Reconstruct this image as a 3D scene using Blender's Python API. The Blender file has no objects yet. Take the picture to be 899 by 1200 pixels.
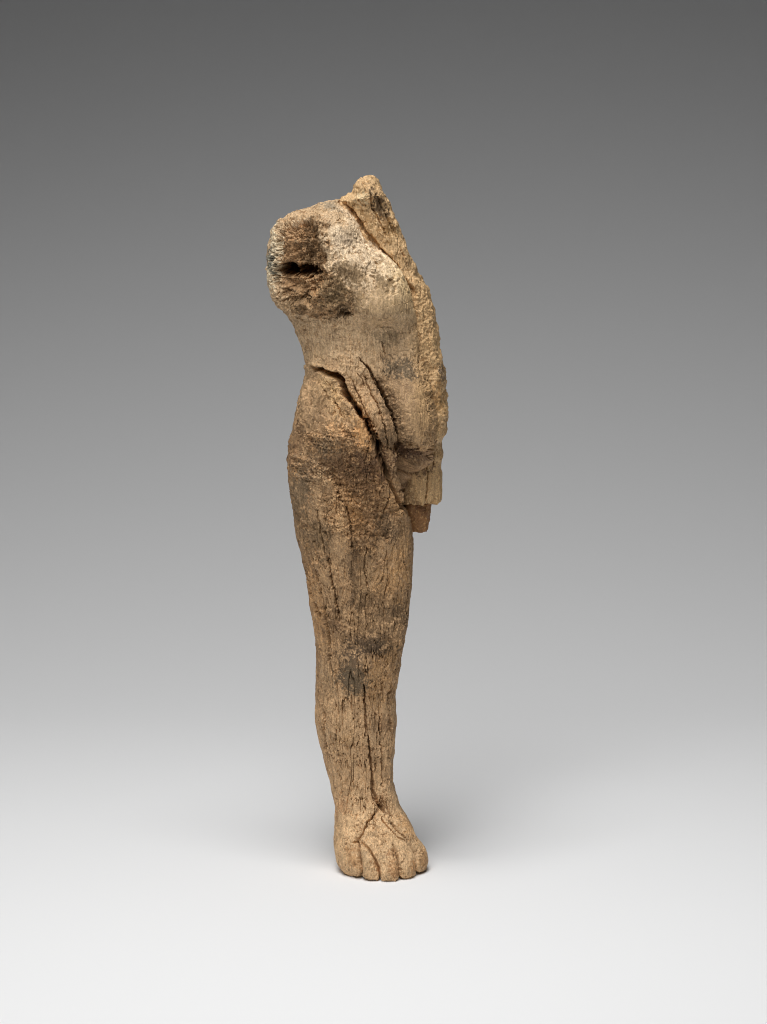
import bpy, math
import numpy as np
from mathutils import Vector, Matrix

# ------------------------------------------------------------------ camera, world, lights
S = 0.00025                      # metres per photograph pixel at the statuette
PITCH = math.radians(10.0)
DIST = 5600.0                    # camera distance, in the same pixel unit
CP, SP = math.cos(PITCH), math.sin(PITCH)
UC, VC = 449.5, 600.0
# height of the aim point so that ground under the ankle falls on row 1013
_k = (1013 - VC) / DIST
Z0 = (1013 - VC) / (CP - _k * SP)

scene = bpy.context.scene
scene.cycles.filter_width = 1.0
scene.render.resolution_x, scene.render.resolution_y = 767, 1024
cam_d = bpy.data.cameras.new('camera')
cam = bpy.data.objects.new('camera', cam_d)
scene.collection.objects.link(cam)
cam_d.sensor_fit = 'VERTICAL'; cam_d.sensor_height = 36.0
cam_d.lens = 36.0 * DIST / 1200.0
cam_d.clip_start = 0.05; cam_d.clip_end = 50
cam.location = Vector((0, -DIST * CP, Z0 + DIST * SP)) * S
cam.rotation_euler = (math.pi / 2 - PITCH, 0, 0)
scene.camera = cam

world = bpy.data.worlds.new('World'); scene.world = world
world.use_nodes = True
bg = world.node_tree.nodes['Background']
bg.inputs['Color'].default_value = (1, 1, 1, 1)
bg.inputs['Strength'].default_value = 0.010

def area(name, loc, target, sx, sy, power, spread=180, col=(1, 1, 1)):
    l = bpy.data.lights.new(name, 'AREA')
    l.shape = 'RECTANGLE'; l.size = sx; l.size_y = sy; l.energy = power
    l.spread = math.radians(spread); l.color = col
    o = bpy.data.objects.new(name, l); scene.collection.objects.link(o)
    o.location = loc
    d = Vector(target) - Vector(loc)
    o.rotation_euler = d.to_track_quat('-Z', 'Y').to_euler()
    return o
area('overhead_softbox', (-0.08, -0.254, 0.969), (0.0, -0.147, 0.0), 0.46, 0.44, 2.02, 90)
area('key_softbox', (-0.30, -1.125, 1.174), (0, -0.02, -0.081), 0.85, 0.8, 1.08, 41)

vs = scene.view_settings
vs.view_transform = 'Standard'; vs.look = 'None'; vs.gamma = 1.0; vs.exposure = 0.0
vs.use_curve_mapping = False

# ------------------------------------------------------------------ numpy helpers
F = np.float32
rng = np.random.default_rng(11)
PERM = rng.permutation(256).astype(np.int32); PERM = np.concatenate([PERM, PERM, PERM])
_g = rng.normal(size=(256, 3)); GRAD = (_g / np.linalg.norm(_g, axis=1)[:, None]).astype(F)

def noise3(x, y, z):
    xi = np.floor(x).astype(np.int32); yi = np.floor(y).astype(np.int32); zi = np.floor(z).astype(np.int32)
    xf = (x - xi).astype(F); yf = (y - yi).astype(F); zf = (z - zi).astype(F)
    xi &= 255; yi &= 255; zi &= 255
    fu = xf * xf * xf * (xf * (xf * 6 - 15) + 10)
    fv = yf * yf * yf * (yf * (yf * 6 - 15) + 10)
    fw = zf * zf * zf * (zf * (zf * 6 - 15) + 10)
    res = np.zeros_like(xf)
    for dx in (0, 1):
        wx = fu if dx else 1 - fu
        a = PERM[xi + dx]
        for dy in (0, 1):
            wy = wx * (fv if dy else 1 - fv)
            b = PERM[a + yi + dy]
            for dz in (0, 1):
                g = GRAD[PERM[b + zi + dz]]
                res += wy * (fw if dz else 1 - fw) * (g[..., 0] * (xf - dx) + g[..., 1] * (yf - dy) + g[..., 2] * (zf - dz))
    return res * 1.6

def fbm(P, scale, octs=4, seed=0.0, stretch=(1, 1, 1), gain=0.5):
    o = np.zeros(P.shape[:-1], F); a = 1.0; f = 1.0 / scale; tot = 0
    for k in range(octs):
        o += a * noise3(P[..., 0] * f * stretch[0] + seed + 17.3 * k, P[..., 1] * f * stretch[1] + seed * 1.7 + 5.1 * k,
                        P[..., 2] * f * stretch[2] + seed * .6 + 9.7 * k)
        tot += a; a *= gain; f *= 2.03
    return o / tot * 1.5

def sst(a, b, x):
    t = np.clip((x - a) / (b - a), 0, 1); return t * t * (3 - 2 * t)

def tab(t, rows, col, smooth=0):
    r = np.array(rows, float)
    y = np.interp(t, r[:, 0], r[:, col])
    return y

def seg_dist(U, V, pts):
    """distance to a polyline and position (0..n-1) of the nearest point on it"""
    best = np.full(U.shape, 1e9, F); pos = np.zeros(U.shape, F)
    for i in range(len(pts) - 1):
        ax, ay = pts[i][:2]; bx, by = pts[i + 1][:2]
        dx, dy = bx - ax, by - ay
        t = np.clip(((U - ax) * dx + (V - ay) * dy) / (dx * dx + dy * dy + 1e-9), 0, 1)
        d = np.hypot(U - ax - t * dx, V - ay - t * dy)
        m = d < best
        best = np.where(m, d, best); pos = np.where(m, i + t, pos)
    return best, pos

def inside(U, V, poly):
    c = np.zeros(U.shape, bool); n = len(poly); j = n - 1
    for i in range(n):
        xi, yi = poly[i]; xj, yj = poly[j]
        if yi != yj:
            c ^= ((yi > V) != (yj > V)) & (U < (xj - xi) * (V - yi) / (yj - yi) + xi)
        j = i
    return c

def poly_sd(U, V, poly, pad=40):
    """signed distance, positive inside; far points just get -pad"""
    out = np.full(U.shape, -float(pad), F)
    p = np.array(poly)
    m = (U > p[:, 0].min() - pad) & (U < p[:, 0].max() + pad) & (V > p[:, 1].min() - pad) & (V < p[:, 1].max() + pad)
    if m.any():
        u, v = U[m], V[m]
        d, _ = seg_dist(u, v, list(poly) + [poly[0]])
        out[m] = np.where(inside(u, v, poly), d, -d)
    return out

def ell(U, V, u0, v0, ru, rv, ang=0):
    """1 in the middle, 0 on the rim, negative outside"""
    c, s = math.cos(math.radians(ang)), math.sin(math.radians(ang))
    a = ((U - u0) * c + (V - v0) * s) / ru; b = (-(U - u0) * s + (V - v0) * c) / rv
    return 1 - np.sqrt(a * a + b * b)

def gau(U, V, u0, v0, su, sv, ang=0):
    c, s = math.cos(math.radians(ang)), math.sin(math.radians(ang))
    a = ((U - u0) * c + (V - v0) * s) / su; b = (-(U - u0) * s + (V - v0) * c) / sv
    return np.exp(-(a * a + b * b) * 0.5)

def project(P):
    d = DIST + P[..., 1] * CP - (P[..., 2] - Z0) * SP
    u = UC + P[..., 0] * DIST / d
    v = VC - (P[..., 1] * SP + (P[..., 2] - Z0) * CP) * DIST / d
    return u, v

def unproject(u, v, y):
    """point on the photograph's ray at depth y (pixel units)"""
    k = (VC - v) / DIST
    # (y SP + h CP) = k (DIST + y CP - h SP)
    h = (k * (DIST + y * CP) - y * SP) / (CP + k * SP)
    d = DIST + y * CP - h * SP
    return (u - UC) * d / DIST, Z0 + h

def lin(c):
    c = np.array(c, float) / 255
    return np.where(c <= .04045, c / 12.92, ((c + .055) / 1.055) ** 2.4).astype(F)

# ------------------------------------------------------------------ mesh output
def mesh_from_grid(name, verts, quads, tris, col, material, parent):
    col = (1 - (1 - np.clip(col, 0, .9)) ** 1.35) * np.array([1.06, 1.0, .955], F)          # lifts all wood colours to make up for weak front light, slightly warmed
    me = bpy.data.meshes.new(name)
    nq, nt = len(quads), len(tris)
    used = np.unique(np.concatenate([quads.ravel(), tris.ravel()]))
    remap = np.zeros(len(verts), np.int32); remap[used] = np.arange(len(used))
    v = verts[used]; c = col[used]
    loops = np.concatenate([remap[quads].ravel(), remap[tris].ravel()]).astype(np.int32)
    me.vertices.add(len(v)); me.vertices.foreach_set('co', v.astype(F).ravel())
    me.loops.add(len(loops)); me.loops.foreach_set('vertex_index', loops)
    starts = np.concatenate([np.arange(nq) * 4, nq * 4 + np.arange(nt) * 3]).astype(np.int32)
    me.polygons.add(nq + nt); me.polygons.foreach_set('loop_start', starts)
    me.polygons.foreach_set('use_smooth', np.ones(nq + nt, bool))
    a = me.color_attributes.new('wood_colour', 'FLOAT_COLOR', 'POINT')
    rgba = np.ones((len(v), 4), F); rgba[:, :3] = c
    a.data.foreach_set('color', rgba.ravel())
    me.update(calc_edges=True); me.validate()
    me.materials.append(material)
    o = bpy.data.objects.new(name, me); scene.collection.objects.link(o)
    o.parent = parent
    return o

def loft(rows, nrow, nf, nb, nl=2.4, nr=2.4, weights=(1.0, .6), jit=1.0):
    """rows: (v, left u, right u, y centre, front depth, back depth); returns a grid of points.
    Row spacing follows the outline so that sloping shoulders stay as fine as upright sides."""
    v0, v1 = rows[0][0], rows[-1][0]
    t = np.linspace(v0, v1, 4000)
    k = np.ones(9) / 9
    def sm(c):
        y = tab(t, rows, c); yp = np.pad(y, 12, mode='edge')
        g = np.exp(-np.linspace(-2, 2, 25) ** 2); g /= g.sum()
        return np.convolve(yp, g, 'valid')
    L, R, YC, DF, DB = (sm(c) for c in range(1, 6))
    ds = np.abs(np.diff(t)) * weights[0] + weights[1] * np.maximum(np.abs(np.diff(L)), np.abs(np.diff(DF)))
    s = np.concatenate([[0], np.cumsum(ds)]); tt = np.interp(np.linspace(0, s[-1], nrow), s, t)
    L, R, YC, DF, DB = (np.interp(tt, t, a) for a in (L, R, YC, DF, DB))
    zz = np.zeros_like(tt)
    R = R + jit * (noise3(tt / 13, zz + 2.2, zz + .5) + .3 * noise3(tt / 5, zz + 7.2, zz + .5)) * sst(rows[0][0], rows[0][0] + 12, tt) * (.2 + .8 * sst(600, 545, tt)) * sst(980, 940, tt)
    xl, z = unproject(L, tt, YC); xr, _ = unproject(R, tt, YC)
    phi = np.concatenate([np.linspace(-math.pi, 0, nf, endpoint=False), np.linspace(0, math.pi, nb, endpoint=False)])
    c, s_ = np.cos(phi), np.sin(phi)
    n = (nl + (nr - nl) * (c * .5 + .5))[None, :]
    n = n + (2.0 - n) * sst(940, 985, tt)[:, None]
    a = ((xr - xl) / 2)[:, None]; b = np.where(s_[None, :] < 0, DF[:, None], DB[:, None])
    a = np.maximum(a, .3); b = np.maximum(b, .3)
    r = (np.abs(c[None] / a) ** n + np.abs(s_[None] / b) ** n) ** (-1 / n)
    P = np.empty((nrow, nf + nb, 3), F)
    P[..., 0] = ((xl + xr) / 2)[:, None] + r * c; P[..., 1] = YC[:, None] + r * s_
    P[..., 2] = z[:, None]
    return P

def grid_normals(P):
    du = np.roll(P, -1, 1) - np.roll(P, 1, 1)
    dv = np.empty_like(P); dv[1:-1] = P[2:] - P[:-2]; dv[0] = P[1] - P[0]; dv[-1] = P[-1] - P[-2]
    N = np.cross(dv, du); N /= np.linalg.norm(N, axis=-1, keepdims=True) + 1e-9
    return N

def grid_faces(nr, nc):
    idx = np.arange(nr * nc).reshape(nr, nc)
    a = idx[:-1]; b = idx[1:]
    q = np.stack([a, b, np.roll(b, -1, 1), np.roll(a, -1, 1)], -1).reshape(-1, 4)
    return q

# ------------------------------------------------------------------ materials
def backdrop_material():
    m = bpy.data.materials.new('seamless_paper'); m.use_nodes = True
    nt = m.node_tree; b = nt.nodes['Principled BSDF']
    b.inputs['Base Color'].default_value = (.80, .80, .80, 1)
    b.inputs['Roughness'].default_value = .9
    b.inputs['Specular IOR Level'].default_value = .2
    tc = nt.nodes.new('ShaderNodeTexCoord')
    n = nt.nodes.new('ShaderNodeTexNoise'); n.inputs['Scale'].default_value = 1800; n.inputs['Detail'].default_value = 2
    bp = nt.nodes.new('ShaderNodeBump'); bp.inputs['Strength'].default_value = .05; bp.inputs['Distance'].default_value = .0002
    nt.links.new(tc.outputs['Object'], n.inputs['Vector']); nt.links.new(n.outputs['Fac'], bp.inputs['Height'])
    nt.links.new(bp.outputs['Normal'], b.inputs['Normal'])
    return m

def wood_material():
    m = bpy.data.materials.new('weathered_wood'); m.use_nodes = True
    nt = m.node_tree; b = nt.nodes['Principled BSDF']; N = nt.nodes.new; K = nt.links.new
    at = N('ShaderNodeAttribute'); at.attribute_name = 'wood_colour'
    tc = N('ShaderNodeTexCoord')
    mp = N('ShaderNodeMapping'); mp.inputs['Scale'].default_value = (1, 1, .13)
    K(tc.outputs['Object'], mp.inputs['Vector'])
    n1 = N('ShaderNodeTexNoise'); n1.inputs['Scale'].default_value = 2600; n1.inputs['Detail'].default_value = 4; n1.inputs['Roughness'].default_value = .65
    n2 = N('ShaderNodeTexNoise'); n2.inputs['Scale'].default_value = 1500; n2.inputs['Detail'].default_value = 4; n2.inputs['Roughness'].default_value = .7
    K(tc.outputs['Object'], n1.inputs['Vector']); K(mp.outputs['Vector'], n2.inputs['Vector'])
    r1 = N('ShaderNodeMapRange'); r1.inputs['From Min'].default_value = .3; r1.inputs['From Max'].default_value = .7
    r1.inputs['To Min'].default_value = .66; r1.inputs['To Max'].default_value = 1.32
    K(n1.outputs['Fac'], r1.inputs['Value'])
    r2 = N('ShaderNodeMapRange'); r2.inputs['From Min'].default_value = .3; r2.inputs['From Max'].default_value = .7
    r2.inputs['To Min'].default_value = .72; r2.inputs['To Max'].default_value = 1.25
    K(n2.outputs['Fac'], r2.inputs['Value'])
    mu = N('ShaderNodeMath'); mu.operation = 'MULTIPLY'; K(r1.outputs[0], mu.inputs[0]); K(r2.outputs[0], mu.inputs[1])
    vm = N('ShaderNodeVectorMath'); vm.operation = 'SCALE'; K(at.outputs['Color'], vm.inputs[0]); K(mu.outputs[0], vm.inputs['Scale'])
    K(vm.outputs[0], b.inputs['Base Color'])
    b.inputs['Roughness'].default_value = .62; b.inputs['Specular IOR Level'].default_value = .32
    ad = N('ShaderNodeMath'); ad.operation = 'ADD'; K(n1.outputs['Fac'], ad.inputs[0]); K(n2.outputs['Fac'], ad.inputs[1])
    bp = N('ShaderNodeBump'); bp.inputs['Strength'].default_value = .5; bp.inputs['Distance'].default_value = .0003
    K(ad.outputs[0], bp.inputs['Height']); K(bp.outputs['Normal'], b.inputs['Normal'])
    return m

# ------------------------------------------------------------------ the sweep of paper
def build_backdrop():
    me = bpy.data.meshes.new('backdrop')
    prof = [(-1.6, 0.0), (-0.6, 0.0)]
    y0, Rr = 0.207, 0.692
    prof += [(y, 0.0) for y in np.linspace(-.4, y0, 6)]
    for a in np.linspace(0, math.radians(86), 60)[1:]:
        prof.append((y0 + Rr * math.sin(a), Rr * (1 - math.cos(a))))
    ly, lz = prof[-1]
    prof += [(ly + .05, lz + .7), (ly + .1, lz + 1.4)]
    W = 1.8
    vs_, fs = [], []
    for y, z in prof:
        vs_ += [(-W, y, z), (W, y, z)]
    for i in range(len(prof) - 1):
        fs.append((2 * i, 2 * i + 1, 2 * i + 3, 2 * i + 2))
    me.from_pydata(vs_, [], fs); me.update()
    for p in me.polygons: p.use_smooth = True
    me.materials.append(backdrop_material())
    o = bpy.data.objects.new('backdrop', me); scene.collection.objects.link(o)
    o['kind'] = 'structure'
    o['label'] = 'seamless grey white paper sweep curving up behind the statuette'
build_backdrop()

# ------------------------------------------------------------------ the statuette
WOOD = wood_material()
root = bpy.data.objects.new('statuette_fragment', None); scene.collection.objects.link(root)
root['label'] = 'weathered wooden female statuette fragment, headless and armless, standing on one leg'
root['category'] = 'statuette'

CRACK_NECK = [(397, 236), (409.6, 247), (420.7, 263.7), (437.4, 286), (459.6, 309.6), (476, 334.6), (485, 346)]
CRACK_HIP = [(367, 430), (379.4, 436), (394, 440), (400.8, 446.8), (404.8, 457.5), (410, 466.8), (416.8, 476), (423.5, 486.8),
             (430, 500), (435, 513.5), (441, 526), (446, 540), (452, 556), (461, 574), (468, 592), (477, 604)]
CRACK_GROIN = [(420, 419), (431, 429), (437, 441), (443, 451), (450, 464), (457, 480), (463, 494), (466, 510), (467.5, 540), (470, 560), (473, 578)]
TOE_GROOVES = [
    [(417, 982), (420, 990), (421, 1005), (422, 1030)],
    [(423, 987), (433, 995), (439, 1005), (443, 1016), (445, 1034)],
    [(461, 990), (466, 998), (469, 1014), (470, 1036)],
    [(481, 991), (487, 998), (490, 1008), (490.5, 1030)],
]

# (polyline, half width start, half width end, depth)
CRACKS = [
    (CRACK_HIP[:8], 2.8, 2.8, 36), (CRACK_HIP[6:12], 2.6, 2.2, 15), (CRACK_HIP[10:], 1.8, 2.6, 14),
    ([(404, 452), (406, 461), (412, 470)], 3.2, 3.4, 12), ([(373, 447), (380, 455), (384, 468)], .8, .6, 3), ([(389, 466), (397, 478), (402, 488)], .7, .8, 3.5),
    ([(411, 444), (424, 470), (438, 505), (449, 540), (459, 570)], .8, .8, 5), ([(425, 438), (440, 470), (451, 500), (457, 535)], .8, .8, 5), ([(418, 436), (428, 452)], .6, .6, 3),
    ([(386, 446), (394, 462)], .6, .6, 2), ([(396, 447), (402, 462), (405, 472)], .6, .6, 2),
    (CRACK_GROIN[:5], .9, 2.2, 12), (CRACK_GROIN[3:8], 2.6, 1.8, 16), (CRACK_GROIN[6:], 1.6, 1.3, 12),
    ([(352, 652), (358, 675), (366, 700), (375, 724)], 1.3, 1.5, 13),
    ([(347, 632), (351, 650), (356, 668), (362, 688)], 1.2, 1.9, 12),
    ([(364, 652), (371, 680), (378, 703), (382, 730), (384, 760), (386, 790)], 1.2, 1.0, 10),
    ([(383, 652), (389, 680), (394, 705), (397, 722)], 1.2, 1.0, 10),
    ([(426, 798), (428, 830), (430, 862)], .8, 1.2, 7),
    ([(431, 860), (434, 880), (435.5, 900), (437, 925), (441, 938), (449, 950)], 1.2, 2.3, 11),
    ([(446, 838), (448, 872), (449.5, 900), (450, 924)], .9, 1.0, 7),
    ([(379, 828), (380, 845), (378, 858), (382, 884)], 1.1, 1.0, 5),
    ([(457, 800), (457, 830), (459, 860)], .7, .7, 5),
    ([(440, 950), (436, 957), (430, 964), (425, 976), (419, 985), (413, 987)], 1.1, .8, 7),
    ([(448, 955), (451, 964), (459, 974), (467, 981), (476, 987)], .8, .8, 5),
    ([(458, 962), (464, 970), (473, 980), (479, 985)], .9, .9, 6),
    ([(448, 325), (454, 332), (458, 340), (456, 343)], 1.6, 1.2, 4),
    ([(431, 322), (438, 330)], 1.0, 1.0, 3), ([(448, 400), (451, 414)], .9, .7, 4),
    ([(366, 262), (380, 266)], .7, .7, 2), ([(318, 280), (315, 300), (316, 320), (320, 345)], .8, .9, 4),
    ([(490, 352), (493, 375), (494, 392)], .9, .9, 4), ([(494, 392), (495, 412), (491, 433), (493, 455), (496, 480), (500, 505), (504, 524)], .8, .7, 3.5),
    ([(474, 640), (478, 690), (473, 740)], .8, .8, 4), ([(406, 592), (411, 615), (413, 645)], 1.1, .8, 5), ([(371, 596), (375, 622), (381, 652)], .9, 1.0, 5),
    ([(461, 560), (456, 580), (450, 602)], 1.0, .8, 4), ([(430, 640), (427, 668), (431, 690)], .8, .8, 4), ([(352, 470), (348, 500), (346, 520)], .9, .8, 4),
    ([(455, 808), (462, 870)], .6, .7, 4),
]

def apply_cracks(U, V, Pn, fw, cracks, D):
    wu = U + 1.6 * Pn[0] + .8 * Pn[1]; wv = V + 1.6 * Pn[2] + .8 * Pn[3]
    for pts, w0, w1, dep in cracks:
        p = np.array(pts); pad = 10
        m = (U > p[:, 0].min() - pad) & (U < p[:, 0].max() + pad) & (V > p[:, 1].min() - pad) & (V < p[:, 1].max() + pad) & (fw > .02)
        if not m.any(): continue
        d, pos = seg_dist(wu[m], wv[m], pts)
        q = pos / (len(pts) - 1)
        w = (w0 + (w1 - w0) * q) * (1 + .45 * Pn[4][m])
        ends = np.minimum(sst(0, .08, q) + .15, sst(0, .08, 1 - q) + .15).clip(0, 1)
        prof = np.exp(-(d / np.maximum(w, .5)) ** 4)
        D[m] -= dep * prof * ends * fw[m]

def paint(C, mask, col, a=1.0):
    k = (np.clip(mask, 0, 1) * a)[..., None]
    C *= 1 - k; C += k * lin(col)

def fissures(P, seed, sx=5.0, sz=55.0, width=.07, thr=.1):
    """thin upright drying cracks: zero crossings of noise stretched along the grain"""
    q = np.stack([P[..., 0] / sx, P[..., 1] / sx, P[..., 2] / sz], -1)
    n = noise3(q[..., 0] + seed, q[..., 1], q[..., 2]) + .35 * noise3(q[..., 0] * 2.3, q[..., 1] * 2.3 + seed, q[..., 2] * 3)
    g = noise3(q[..., 0] * .6 + 40 + seed, q[..., 1] * .6, q[..., 2] * 1.6)
    return np.exp(-(n / width) ** 2) * sst(thr, thr + .25, g)

# ---- main body: torso, hip splinter, leg, foot and toes come out of one continuous surface
BODY = [  # v, left, right, y centre, front, back
    (234, 394, 398, 0, 6, 6), (237, 384, 399, 0, 18, 16), (241, 371, 403, 0, 28, 24), (247, 353, 409.6, 0, 37, 32), (252, 340, 413, 0, 42, 36),
    (258, 329, 417, 0, 46, 40), (264, 323.5, 421, 0, 49, 43), (270, 319.5, 425, 0, 51, 46), (286, 314.5, 437.4, 0, 55, 50), (301, 312, 452, 0, 58, 52),
    (321, 311.7, 467, 0, 60, 54), (334, 313.5, 476, 0, 60, 55), (346, 318, 485, 0, 60, 55), (354, 324.8, 488, 0, 59, 54),
    (368, 334.5, 491, 0, 54, 53), (382, 343, 493, 0, 49, 51), (404, 352.7, 497, 0, 49, 48), (420, 356.7, 500, 0, 54, 46),
    (433, 359.4, 504, 0, 57, 45), (440, 359, 506, 0, 58, 46), (455, 354, 507, 0, 63, 48), (479, 347, 511, 0, 69, 52),
    (505, 342, 511.5, 0, 71, 56), (527, 338.8, 509, 0, 67, 59), (536, 337.8, 506, 0, 65, 60), (545, 337.5, 499, 0, 63, 61), (553, 338, 490, 0, 62, 61),
    (562, 339, 484, 0, 62, 61), (581, 341.5, 479, 0, 61, 60), (603, 344, 479, 0, 60, 58), (624, 346.8, 482.5, 0, 59, 56),
    (641, 349, 483, 0, 58, 54), (656, 352.5, 483, 0, 57, 53), (672, 355.5, 483, 0, 56, 52), (693, 360, 481, 0, 54, 50), (701, 362, 480.3, 0, 53, 50),
    (722, 364.7, 478.5, 0, 52, 48), (741, 368.7, 475.5, 0, 51, 46), (762, 370.9, 472.5, 0, 51, 44), (782, 370, 468.8, 0, 50, 44),
    (800, 369, 465.4, 0, 48, 45), (816, 368.5, 463.7, 0, 46, 46), (843, 369.4, 465.2, 0, 44, 46), (868, 373, 464.2, 0, 42, 44),
    (888, 378.7, 461, 0, 40, 42), (905, 383.2, 460.3, 0, 39, 40), (918, 386.7, 461, -1, 40, 39), (929, 388.8, 464.6, -3, 42, 39),
    (940, 390, 467.5, -4, 42, 40), (947, 391, 470, -6, 43, 42), (960, 392.2, 478.5, -10, 46, 46), (971, 391.7, 484.6, -14, 50, 52), (982, 391.4, 489.5, -17, 55, 57),
    (990, 391.5, 495, -19, 59, 60), (995, 392.2, 498, -20, 61, 62), (1001, 393.2, 500, -21, 62.5, 63), (1008, 395, 500.8, -22, 63, 63),
    (1013, 397.5, 500, -22, 62, 62), (1017, 401, 498, -22, 60, 60), (1018.6, 405, 494, -22, 56, 56)]

def sculpt_body():
    NR, NF, NB = 1500, 600, 120
    P = loft(BODY, NR, NF, NB, nl=2.25, nr=3.2, jit=2.4)
    N0 = grid_normals(P)
    U, V = project(P)
    front = -(N0[..., 1] * CP - N0[..., 2] * SP)
    fw = sst(-.12, .18, front).astype(F)
    D = np.zeros(U.shape, F)
    # --- large swellings and hollows
    wob = fbm(P, 46, 3, 3.1)
    D += 2.2 * wob
    up = np.where(V < 362, 32.0, 13.0)
    D -= fw * 6 * gau(U, V, 409, 366, 9, 20, -10)
    D += fw * 19 * np.exp(-.5 * (((U - 445) / 20) ** 2 + ((V - 359) / up) ** 2))
    D += fw * 10 * gau(U, V, 484, 482, 17, 32, -8)
    D += fw * 4 * gau(U, V, 392, 285, 14, 26, -20)
    D += fw * 4 * gau(U, V, 430, 775, 22, 26)
    D += fw * 3 * gau(U, V, 400, 850, 20, 40)
    D -= fw * 3 * gau(U, V, 395, 812, 18, 14)
    # --- jagged lookup coordinates
    j = [fbm(P, 9, 3, 20), fbm(P, 2.6, 2, 30), fbm(P, 9, 3, 40), fbm(P, 2.6, 2, 50), fbm(P, 14, 2, 60)]
    JU = U + 3.0 * j[0] + 1.9 * j[1]; JV = V + 3.0 * j[2] + 1.9 * j[3]
    # --- leg and hip plates: leg edge stands proud of the splinter, splinter proud of the belly
    leg_poly = [(300, 436), (366, 428)] + CRACK_HIP + [(500, 625), (500, 700), (300, 700)]
    sd_leg = poly_sd(JU, JV, leg_poly)
    D += fw * 5.0 * sst(-.8, .8, sd_leg) * sst(640, 560, V) * np.exp(-np.maximum(sd_leg, 0) / 28)
    spl = [(404, 440), (412, 424), (420, 419)] + CRACK_GROIN + [(470, 592), (466, 592)] + CRACK_HIP[3:14][::-1]
    sd_spl = poly_sd(JU, JV, spl)
    inn = sst(-.6, .6, sd_spl)
    d_hip, _ = seg_dist(JU, JV, CRACK_HIP[5:13])
    D -= fw * inn * 10 * np.exp(-(d_hip / 5.5) ** 2) * sst(462, 485, V)
    d_gr, p_gr = seg_dist(JU, JV, CRACK_GROIN)
    right = (1 - inn) * (1 - sst(-1.2, 1.2, sd_leg)) * sst(425, 470, V)
    D -= fw * right * (9 * np.exp(-(d_gr / 11) ** 2) + 3 * np.exp(-(d_gr / 26) ** 2))
    d_lip, _ = seg_dist(JU, JV, CRACK_HIP[:6])
    D += fw * 5 * np.exp(-(d_lip / 7) ** 2) * (1 - sst(-.8, .8, sd_leg))
    gap = poly_sd(JU, JV, [(416, 476), (427, 486), (437, 500), (445, 518), (450, 534), (446, 540), (438, 524), (431, 506), (424, 490)])
    D -= fw * 17 * sst(-1.5, 3.0, gap)
    pocket = poly_sd(JU, JV, [(470, 588), (476, 590), (478, 603), (472, 600), (466, 592)])
    D -= fw * 16 * sst(-1.5, 2.5, pocket)
    hollow = poly_sd(JU, JV, [(468, 524), (480, 523), (492, 529), (506, 531), (506, 547), (492, 556), (480, 562), (470, 556)])
    D -= fw * 22 * sst(-9, 9, hollow + 5 * j[4])
    below = poly_sd(JU, JV, [(471, 556), (492, 553), (510, 545), (510, 620), (480, 600), (473, 580)])
    D -= fw * 26 * sst(-2, 5, below)
    # --- arm socket: broken recess, bored hole
    sock = poly_sd(JU, JV, [(331, 264), (350, 257), (368, 260), (374, 280), (383, 300), (383, 324), (374, 340), (360, 352), (340, 358), (328, 346), (323, 330), (322, 300), (325, 280)])
    smask = sst(-2, 2.5, sock + 6 * j[4] + 3 * j[1])
    tq = 3 * fbm(P, 10, 3, 81); tq = np.floor(tq) + sst(.7, 1, tq - np.floor(tq))
    D -= fw * smask * (7 + 7 * sst(335, 372, U) + 1.6 * tq)
    D -= fw * 7 * gau(U, V, 363, 305, 11, 12)
    D += fw * 3.5 * np.exp(-((sock + 4) / 4.5) ** 2)
    HOLE = fw * np.maximum(52 * sst(0, .35, ell(U + .8 * j[1], V + .8 * j[3], 333.5, 316.5, 11, 10, -12)),
                           36 * sst(0, .4, ell(U + 3 * j[1] + 4 * j[0], V + 3 * j[3] + 5 * j[2], 356, 319, 20, 9, -2)))
    lump = poly_sd(JU, JV, [(338, 345), (372, 340), (384, 318), (400, 325), (414, 345), (412, 368), (394, 374), (360, 372), (342, 368)])
    lmask = sst(-4, 5, lump)
    D += fw * lmask * (3 + 4.0 * fbm(P, 16, 3, 77))
    D -= fw * 9 * sst(0, .5, ell(JU, JV, 405, 368, 8, 6))
    D -= fw * 5 * sst(0, .6, ell(JU, JV, 361, 352, 9, 7, 40))
    # --- ridge on the thigh
    rid = [(386, 548), (396, 574), (404, 595), (411, 612), (414, 650)]
    dr, pr = seg_dist(JU, JV, rid)
    side = np.where(JU < np.interp(JV, [p[1] for p in rid], [p[0] for p in rid]), 1, 0)
    D += fw * 5.5 * side * np.exp(-(dr / 14) ** 2) * sst(545, 565, V) * sst(655, 630, V)
    # --- toes
    foot = sst(968, 1000, V)
    for g in TOE_GROOVES:
        m = (V > 970) & (fw > .02)
        d, pos = seg_dist(U[m] + .7 * j[0][m], V[m], g)
        q = pos / (len(g) - 1)
        D[m] -= fw[m] * (8.5 * np.exp(-(d / 1.2) ** 2) + 2.6 * np.exp(-(d / 4.2) ** 2)) * (.35 + .65 * sst(0, .4, q))
    for (u, v, su, sv, a) in ((407, 1003, 8, 14, 2.5), (431, 1008, 7, 13, 3.5), (456, 1011, 8, 14, 4), (479, 1009, 7, 14, 3.5), (495, 1006, 5, 12, 2.5)):
        D += fw * .5 * a * gau(U, V, u, v, su, sv)
    # --- cracks and grain
    apply_cracks(U, V, j, fw, CRACKS, D)
    thigh = np.clip(gau(U, V, 400, 555, 52, 38) * 1.25 + .6 * gau(U, V, 425, 620, 30, 40), 0, 1) * sst(-6, 4, sd_leg)
    crust_n = fbm(P, 22, 3, 91)
    crust = np.clip(np.clip(smask * .9 + lmask * .85, 0, 1) * fw + sst(.3, .9, thigh + .8 * crust_n), 0, 1)
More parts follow.
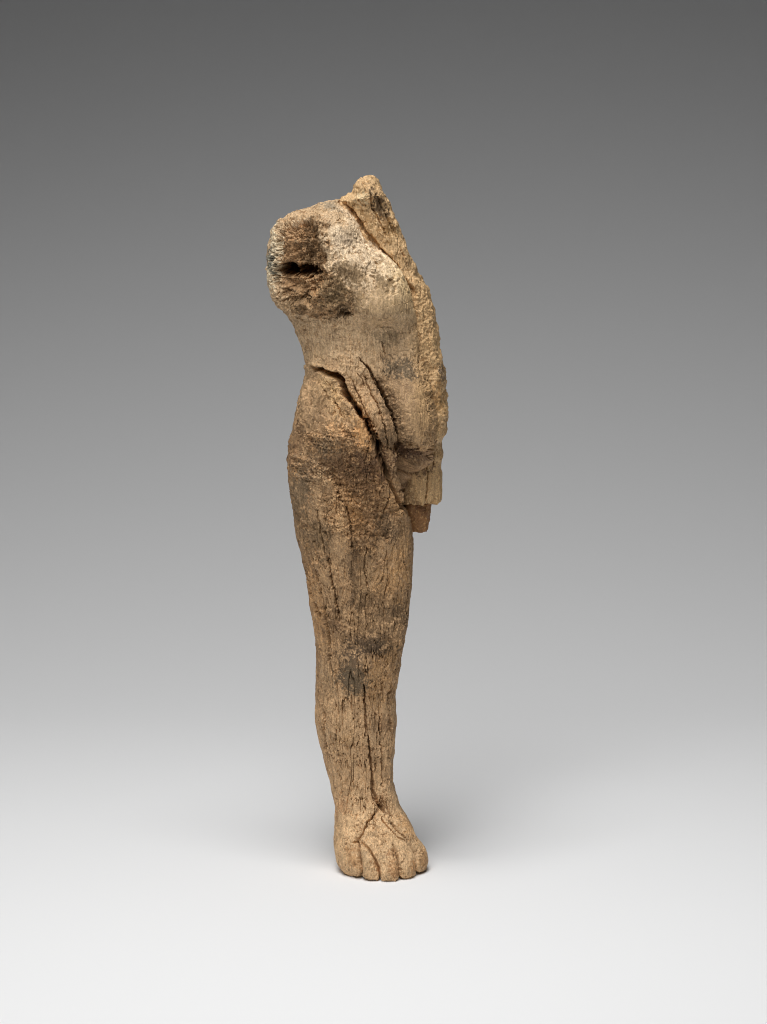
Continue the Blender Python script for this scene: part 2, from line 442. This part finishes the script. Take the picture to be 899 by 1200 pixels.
    gran = fbm(P, 2.7, 2, 101, gain=.65); gran2 = fbm(P, 9, 3, 103, stretch=(.8, .8, 1.3))
    edgef = .45 + .55 * sst(0, .45, front)
    D += crust * (2.0 * gran + (1.6 + 2.6 * sst(-.2, .4, crust_n)) * gran2) * edgef
    fine = fbm(P, 5, 3, 111, stretch=(1, 1, .3)); sand = fbm(P, 2.4, 2, 113)
    patch = sst(-.25, .45, fbm(P, 26, 3, 115))
    worn = 1 - .8 * np.clip(gau(U, V, 447, 362, 22, 22) + gau(U, V, 480, 470, 20, 45) + .8 * gau(U, V, 410, 400, 45, 18) + .6 * gau(U, V, 395, 860, 16, 50) + .5 * gau(U, V, 405, 270, 20, 18), 0, 1)
    D += (1 - crust) * (.8 * fine + (.2 + .5 * patch) * sand) * edgef * (.35 + .65 * worn)
    tf = 3.2 * fbm(P, 30, 4, 117, stretch=(1, 1, .55)); fl = np.floor(tf); fr = tf - fl
    D += 2.3 * worn * (fl + sst(.86, 1.0, fr)) * (.55 + .45 * sst(620, 480, V)) * sst(990, 930, V) * (.3 + .7 * sst(.1, .45, front)) * (1 - .35 * crust)
    tf = 2.6 * fbm(P, 13, 4, 119, stretch=(1, 1, .5)); fl = np.floor(tf); fr = tf - fl
    D += .8 * worn * (fl + sst(.8, 1.0, fr)) * (1 - .8 * crust) * edgef
    calf = sst(640, 800, V) * sst(985, 930, V)
    leftth = gau(U, V, 362, 690, 14, 60)
    grain = np.clip(.3 + .9 * calf + .9 * leftth, 0, 1)
    fis = fissures(P, 5.5, 4.2, 40, .055, .1); fis2 = fissures(P, 15.5, 2.8, 20, .085, .15)
    fis3 = fissures(P, 44.5, 8.5, 150, .035, -.05)
    D -= np.clip(grain + .3, 0, 1) * 4.5 * fis3 * sst(440, 560, V) * sst(975, 930, V)
    D -= grain * (5.2 * fis + 3.2 * fis2) * sst(400, 520, V)
    pits = sst(.38, .55, fbm(P, 2.9, 2, 131, stretch=(1, 1, .6)))
    D -= pits * patch * 1.5 * (.4 + .6 * sst(760, 900, V))
    chips = sst(.18, .24, fbm(P, 20, 4, 141)) * sst(520, 420, V)
    D -= chips * 1.2
    # --- colour of the wood, its dirt and staining, with some shade painted in
    C = np.empty(P.shape, F); C[:] = lin((170, 140, 105))
    b1 = fbm(P, 34, 4, 151); b2 = fbm(P, 12, 4, 161); b3 = fbm(P, 60, 3, 171)
    b4 = fbm(P, 5, 3, 181, gain=.65); b5 = fbm(P, 2.3, 2, 183)
    dith = .55 * b4 + .55 * b5
    paint(C, sst(900, 960, V + 14 * b1), (194, 162, 123), .85)                      # foot
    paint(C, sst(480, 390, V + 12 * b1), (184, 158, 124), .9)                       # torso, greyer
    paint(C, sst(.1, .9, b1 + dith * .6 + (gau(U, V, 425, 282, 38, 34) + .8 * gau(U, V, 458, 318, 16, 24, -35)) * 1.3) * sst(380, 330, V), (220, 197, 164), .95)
    paint(C, (.45 + .55 * sst(-.4, .6, b1 + dith)) * sst(470, 520, V) * sst(850, 780, V), (126, 99, 69), .85)
    paint(C, sst(-.1, .8, b2 + .6 * b1 + dith - .1), (132, 102, 70), .55)
    paint(C, sst(.1, .9, b3 + .4 * b2 + dith), (150, 128, 100), .5)
    cm = sst(.0, .8, crust + .3 * b2 + .4 * dith - .15)
    paint(C, cm, (134, 103, 70), .9)
    paint(C, cm * sst(.05, .5, b4 + .6 * b2), (76, 58, 40), .75)
    paint(C, cm * sst(.1, .55, -b4 + .5 * b5), (184, 148, 106), .6)
    mot = sst(470, 520, V) * sst(840, 770, V)
    paint(C, mot * sst(.12, .5, fbm(P, 9, 4, 221, gain=.7) + .35 * b5), (72, 56, 40), .6)
    paint(C, mot * sst(.2, .55, fbm(P, 7, 4, 223, stretch=(1, 1, .6), gain=.7)), (186, 152, 112), .55)
    tor = sst(400, 340, V)
    paint(C, tor * sst(.22, .5, fbm(P, 11, 4, 225, gain=.7)), (126, 104, 76), .5)
    # greyed belly, tan right edge, yellowish right chest
    paint(C, fw * np.clip(gau(U, V, 478, 475, 20, 44) * 1.2 + .3 * dith, 0, 1), (146, 120, 90), .75)
    paint(C, fw * np.clip(gau(U, V, 494, 430, 9, 90) + .4 * dith, 0, 1), (176, 144, 102), .7)
    paint(C, fw * np.clip(gau(U, V, 474, 335, 16, 22, -35) * 1.1 + .3 * dith, 0, 1), (204, 176, 128), .75)
    stains_and_shade = [  # u, v, ru, rv, angle, colour, strength
        (470, 432, 15, 11, 20, (96, 84, 66), .8), (452, 395, 14, 9, 0, (128, 110, 84), .7), (462, 515, 20, 14, 30, (92, 74, 52), .7),  # the mark under the breast is partly painted underside shading
        (455, 470, 8, 26, -25, (84, 66, 46), .7), (487, 540, 20, 14, 0, (78, 56, 38), .9), (388, 540, 34, 14, -8, (98, 76, 52), .7),  # the very dark hollow is the belly's overhang shade, painted in
        (420, 556, 34, 22, 10, (102, 76, 50), .75), (440, 610, 24, 26, 0, (112, 84, 54), .6), (362, 560, 18, 26, 0, (118, 98, 74), .6),
        (372, 628, 20, 22, 0, (104, 86, 62), .65), (352, 600, 10, 30, 0, (110, 90, 64), .6), (421, 660, 14, 28, 15, (104, 80, 52), .65),
        (412, 615, 14, 30, -10, (118, 90, 60), .6), (428, 700, 17, 14, 0, (92, 74, 52), .7), (462, 716, 18, 14, -15, (88, 70, 48), .75),
        (392, 728, 10, 14, 0, (96, 74, 50), .7), (430, 755, 26, 12, -5, (82, 66, 48), .8), (412, 780, 16, 18, 10, (84, 70, 54), .75),
        (418, 803, 15, 9, 30, (104, 92, 74), .7), (458, 760, 12, 14, 0, (110, 86, 56), .6), (424, 735, 14, 10, 0, (108, 84, 56), .6),
        (452, 685, 22, 20, 0, (160, 126, 86), .6), (470, 660, 12, 24, 0, (156, 122, 82), .6), (392, 505, 14, 9, 30, (196, 156, 112), .85),
        (425, 505, 9, 18, -18, (190, 146, 98), .8), (392, 470, 26, 18, 30, (186, 152, 110), .7), (400, 640, 9, 40, -5, (166, 138, 104), .6),
        (407, 865, 12, 10, 0, (132, 104, 70), .55), (452, 850, 14, 12, 0, (120, 90, 60), .5), (440, 800, 20, 26, 0, (150, 116, 76), .5),
        (352, 298, 22, 36, 10, (146, 114, 80), .75), (364, 298, 13, 26, 0, (98, 78, 54), .8), (362, 332, 18, 9, 0, (160, 128, 92), .6),  # middle entry darkens the deep right side of the socket
        (395, 345, 18, 22, -20, (112, 94, 68), .7), (410, 322, 22, 11, 30, (120, 100, 72), .75), (445, 330, 16, 5, 38, (110, 92, 66), .8),
        (402, 366, 10, 8, 0, (92, 74, 52), .7), (388, 240, 12, 5, 20, (132, 122, 104), .7), (404, 279, 13, 7, 10, (148, 132, 110), .7),  # first entry darkens the small pit beside the breast
        (320, 305, 6, 40, 4, (204, 190, 160), .85), (317, 304, 3, 12, -8, (92, 94, 86), .8), (350, 357, 16, 10, 20, (120, 98, 70), .7),  # pale left rim, its lit brightness painted into the colour too
        (452, 360, 26, 20, 0, (164, 138, 102), .5), (412, 600, 10, 22, -20, (146, 110, 70), .5),
        (345, 520, 8, 24, 8, (128, 100, 72), .5), (377, 582, 10, 28, -6, (164, 136, 102), .7), (400, 612, 8, 36, -12, (172, 140, 102), .75), (464, 592, 8, 26, -15, (166, 132, 92), .7),
        (366, 700, 8, 44, -14, (164, 128, 88), .6), (430, 672, 10, 20, 0, (140, 116, 86), .5), (385, 456, 10, 18, -25, (196, 162, 116), .7), (414, 796, 15, 15, 30, (88, 76, 58), .75), (440, 758, 16, 7, 0, (70, 56, 40), .8),
        (462, 1012, 6, 13, -10, (146, 106, 68), .6), (441, 1014, 3.5, 10, -20, (150, 108, 70), .6), (414, 1006, 6, 12, -15, (166, 126, 84), .6), (484, 1016, 5, 10, 0, (152, 110, 68), .6),
        (496, 1008, 5, 14, 0, (150, 112, 72), .6), (478, 968, 6, 14, -30, (190, 146, 98), .5), (398, 945, 8, 10, 0, (176, 134, 96), .4), (450, 944, 6, 12, -25, (122, 90, 58), .7),
        (452, 620, 16, 14, 0, (84, 68, 48), .6), (412, 660, 8, 18, 10, (84, 66, 46), .6), (384, 520, 16, 12, 0, (96, 82, 62), .6), (440, 545, 22, 12, 10, (86, 62, 42), .6),
        (372, 478, 12, 26, 15, (136, 112, 84), .6), (350, 575, 12, 24, 0, (112, 96, 74), .6), (446, 720, 14, 22, 0, (112, 90, 64), .6)]
    for (u, v, ru, rv, an, c, a) in stains_and_shade:
        m = (np.abs(U - u) < 2.2 * max(ru, rv)) & (np.abs(V - v) < 2.2 * max(ru, rv))
        e = ell(U[m], V[m], u, v, ru * 1.2, rv * 1.2, an) + .5 * b2[m] + 1.25 * dith[m]
        k = sst(-.1, .45, e) * fw[m] * min(1, a * 1.1)
        C[m] = C[m] * (1 - k[:, None]) + k[:, None] * lin(c)
    paint(C, pits * patch, (98, 76, 50), .45)
    speck = sst(.30, .5, fbm(P, 3.0, 3, 191, gain=.7)) * np.clip(.25 + .5 * sst(-.2, .5, b2) + .5 * crust, 0, 1)
    paint(C, speck, (74, 58, 40), .6)
    lt = sst(.36, .55, fbm(P, 3.0, 3, 201, gain=.7)) * np.clip(.3 + .5 * crust, 0, 1)
    paint(C, lt, (206, 176, 132), .45)
    C *= (1 + .18 * fbm(P, 6, 3, 211, stretch=(1, 1, .25)))[..., None]
    br = poly_sd(JU, JV, [(495, 395), (496, 412), (492, 433), (494, 455), (497, 480), (501, 505), (505, 528), (530, 528), (530, 395)])
    bm = sst(-1, 1.5, br) * fw
    D += bm * (1.5 * gran + 1.6 * gran2 - 1.5)
    paint(C, bm * sst(-.4, .5, b2 + dith), (172, 140, 98), .7)
    # --- move the surface
    edge = np.ones(NR, F); edge[:3] = [0, .3, .6]
    P += N0 * (D * edge[:, None])[..., None]
    P[..., 0] += HOLE * .22; P[..., 1] += HOLE * .97
    P[..., 2] = np.maximum(P[..., 2], 0.0)
    # --- which part each point belongs to
    lab = np.zeros(U.shape, np.int8)                       # 0 torso
    back_leg = (front < 0) & (V > 448 + 10 * j[4])
    lab[((sd_leg > 0) & (front >= 0)) | back_leg | (V > 625)] = 1   # 1 leg
    lab[(sd_spl > 0) & (front >= 0)] = 2                   # 2 hip splinter
    lab[V > 928 + 4 * j[4]] = 3                            # 3 foot
    tz = (V > 984 + 3 * j[4]) & (front > -.1) & (P[..., 1] < -22)
    cuts = [np.interp(V, [p[1] for p in g], [p[0] for p in g]) for g in TOE_GROOVES]
    which = 4 + sum((U > c).astype(np.int8) for c in cuts)
    lab = np.where(tz, which, lab)
    return P, C, lab

def close_grid(P, C):
    """add pole points at both ends"""
    nr, nc = P.shape[:2]
    q = grid_faces(nr, nc)
    V = P.reshape(-1, 3); Cc = C.reshape(-1, 3)
    top = V[:nc].mean(0); bot = V[-nc:].mean(0)
    V = np.vstack([V, top, bot]); Cc = np.vstack([Cc, Cc[:nc].mean(0), Cc[-nc:].mean(0)])
    i = np.arange(nc); jn = (i + 1) % nc; o = (nr - 1) * nc
    t1 = np.stack([np.full(nc, nr * nc), i, jn], -1)
    t2 = np.stack([np.full(nc, nr * nc + 1), o + jn, o + i], -1)
    return V, Cc, q, np.vstack([t1, t2]), nc

P, C, lab = sculpt_body()
Vv, Cc, Q, T, nc = close_grid(P, C)
labf = np.concatenate([lab.ravel(), [0, 3]])
ql = labf[Q[:, 0]]
tl = np.concatenate([np.zeros(nc, int), np.full(nc, 3)])
names = {0: 'torso', 1: 'leg', 2: 'hip_splinter', 3: 'foot', 4: 'toe', 5: 'toe', 6: 'toe', 7: 'toe', 8: 'toe'}
foot_obj = None
made = {}
for k in (0, 1, 2, 3, 4, 5, 6, 7, 8):
    par = made[3] if k >= 4 else root
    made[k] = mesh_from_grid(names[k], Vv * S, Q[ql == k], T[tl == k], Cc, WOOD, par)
made[0]['label'] = 'pale split torso with a hollow arm socket'
made[2]['label'] = 'narrow splinter lifting between the hip cracks'

# ---- the paler split core behind the torso, rising into the neck stump
CORE = [
    (205.3, 430, 435, 2, 4, 4), (206.5, 425, 438.5, 2, 9, 9), (209, 421.5, 441, 2, 14, 13), (212, 419, 443, 2, 17, 16), (216, 416.5, 445.5, 2, 20, 19), (222, 415.5, 448.5, 2, 23, 21),
    (227, 414, 451, 2, 25, 23), (231, 406, 453.5, 2, 24, 25), (234, 398, 455.5, 2, 21, 26), (240, 396, 458.2, 2, 19, 27), (262, 402, 466.6, 3, 22, 29),
    (287, 410, 476.3, 4, 25, 30), (310, 420, 484, 5, 27, 31), (321, 425, 487.4, 5, 29, 31), (326, 427, 492.5, 5, 29, 31), (333, 430, 498, 5, 29, 31), (340, 430, 502.7, 6, 29, 32), (362, 435, 508.3, 6, 29, 32),
    (398, 440, 514, 6, 32, 32), (420, 440, 516.9, 6, 33, 32), (428, 440, 519, 6, 33, 32), (434, 440, 522.4, 6, 34, 32), (444, 440, 524.4, 6, 34, 32), (455, 440, 522, 6, 35, 32), (468, 440, 522, 6, 36, 32),
    (476, 440, 525, 6, 37, 32), (489, 440, 525, 6, 38, 32), (500, 440, 523, 6, 38, 32), (508, 440, 521, 7, 37, 32), (517, 440, 517.6, 8, 33, 32), (528, 440, 517, 9, 26, 31), (545, 445, 517, 10, 21, 30),
    (573, 450, 517.8, 10, 20, 28), (582, 452, 517, 10, 19, 27), (584.5, 454, 516, 10, 18, 26)]

def sculpt_core():
    NR, NF, NB = 640, 200, 70
    P = loft(CORE, NR, NF, NB, nl=2.3, nr=3.0, jit=1.5)
    N0 = grid_normals(P); U, V = project(P)
    front = -(N0[..., 1] * CP - N0[..., 2] * SP); fw = sst(-.12, .18, front).astype(F)
    D = 1.6 * fbm(P, 26, 3, 303)
    j = [fbm(P, 9, 3, 320), fbm(P, 2.6, 2, 330), fbm(P, 9, 3, 340), fbm(P, 2.6, 2, 350), fbm(P, 14, 2, 360)]
    apply_cracks(U, V, j, fw, [
        ([(u + 2, v) for u, v in CRACK_NECK], 2.6, 2.6, 10),
        ([(440, 226), (447, 240), (455, 255), (461, 272)], 1.2, 1.2, 6), ([(433, 222), (437, 244), (446, 262), (452, 276)], 1.0, 1.0, 5),
        ([(417, 235), (424, 239), (429, 242)], .8, .7, 3), ([(470, 292), (478, 312), (484, 330)], .7, .8, 4),
        ([(499, 532), (501, 560), (500, 584)], .8, .9, 4), ([(508, 530), (508, 545)], .7, .7, 4)], D)
    rough = np.clip(sst(325, 345, V) * sst(530, 505, V) + .45 * gau(U, V, 447, 245, 14, 18), 0, 1)
    D += rough * (1.3 * (.2 + .8 * sst(0.1, .6, front)) * fbm(P, 3.6, 2, 371, gain=.6) + 1.5 * fbm(P, 20, 3, 373)) + (1 - rough) * .7 * fbm(P, 5, 3, 375, stretch=(1, 1, .3))
    D -= 2.0 * fissures(P, 25.5, 4.5, 40, .085, .1)
    tf = 3.0 * fbm(P, 15, 3, 377, stretch=(1, 1, .7)); fl = np.floor(tf)
    D += 1.1 * (fl + sst(.75, 1.0, tf - fl)) * sst(520, 505, V)
    D -= fw * 3 * gau(U, V, 446, 240, 9, 13, -25)
    low = sst(515, 530, V)
    D += low * 1.0 * noise3(P[..., 0] / 5.5, P[..., 1] / 5.5, P[..., 2] / 70)
    C = np.empty(P.shape, F); C[:] = lin((192, 160, 118))
    b1 = fbm(P, 24, 4, 381); b2 = fbm(P, 9, 4, 383); b4 = fbm(P, 4.2, 3, 385, gain=.65)
    paint(C, sst(.1, .6, b1), (180, 146, 102), .7)
    paint(C, sst(.2, .55, b2), (150, 118, 76), .6)
    paint(C, low, (140, 114, 78), .8)  # lower core darkened in colour for the shade below the belly
    paint(C, sst(320, 345, V), (176, 145, 104), .7)
    for (u, v, ru, rv, an, c, a) in ((446, 243, 9, 18, -28, (78, 62, 44), .9), (455, 262, 6, 14, -30, (100, 78, 50), .8), (431, 256, 9, 8, 30, (128, 98, 60), .75), (455, 268, 9, 10, -30, (130, 98, 58), .7),
                                     (519, 438, 5, 8, 0, (72, 64, 54), .8), (513, 470, 8, 14, 0, (150, 112, 66), .6), (487, 542, 17, 14, 0, (82, 60, 40), .85),  # last entry paints the belly's overhang shade into the hollow
                                     (476, 575, 9, 20, -8, (104, 80, 52), .7), (424, 232, 9, 6, 0, (206, 186, 148), .7)):
        e = ell(U, V, u, v, ru * 1.2, rv * 1.2, an) + .45 * b2 + 1.2 * b4
        paint(C, sst(-.1, .4, e) * fw, c, a)
    paint(C, sst(.34, .52, fbm(P, 3.4, 3, 391, gain=.7)), (88, 66, 42), .55)
    paint(C, sst(.38, .56, fbm(P, 3.0, 3, 393, gain=.7)), (222, 196, 148), .45)
    edge = np.ones(NR, F); edge[0] = .2; edge[1] = .5
    P += N0 * (D * edge[:, None])[..., None]
    # broken lower rim, uneven with the grain
    k = sst(560, 584, V)
    P[..., 2] += k * (4.5 * noise3(P[..., 0] / 5, P[..., 1] / 9, 0 * P[..., 0] + 3.3) - 2 + 3 * sst(503, 485, U) * -1)
    return P, C
P, C = sculpt_core()
Vv, Cc, Q, T, nc = close_grid(P, C)
core = mesh_from_grid('core_plank', Vv * S, Q, T, Cc, WOOD, root)
core['label'] = 'yellowish split inner wood rising into the neck stump'

# ---- the dark tenon under the broken pelvis
TENON = [(574, 470, 506, 14, 14, 14), (586, 472, 505.8, 14, 15, 14), (595, 475, 504.5, 14, 15, 14), (608, 478, 503, 14, 14, 13), (619, 480, 501.5, 14, 13, 13), (621.6, 482, 500, 14, 12, 12)]
def sculpt_tenon():
    NR, NF, NB = 110, 110, 50
    P = loft(TENON, NR, NF, NB, nl=4, nr=4)
    N0 = grid_normals(P)
    D = .9 * fbm(P, 9, 3, 404) + 1.3 * noise3(P[..., 0] / 4.5, P[..., 1] / 4.5, P[..., 2] / 60) + .5 * fbm(P, 3, 2, 406) - 1.6 * fissures(P, 33, 4, 40, .09, .05)
    P += N0 * D[..., None]
    P[-12:, :, 2] += (2.0 * noise3(P[-12:, :, 0] / 5, P[-12:, :, 1] / 5, 0 * P[-12:, :, 0])) * np.linspace(0, 1, 12)[:, None]
    C = np.empty(P.shape, F); C[:] = lin((118, 86, 54))
    paint(C, sst(.0, .5, fbm(P, 8, 4, 408, stretch=(1, 1, .3))), (98, 68, 42), .8)
    paint(C, sst(.35, .5, fbm(P, 3.4, 3, 409)), (176, 140, 92), .5)
    return P, C
P, C = sculpt_tenon()
Vv, Cc, Q, T, nc = close_grid(P, C)
ten = mesh_from_grid('tenon', Vv * S, Q, T, Cc, WOOD, root)
ten['label'] = 'dark brown broken tenon stub under the pelvis'
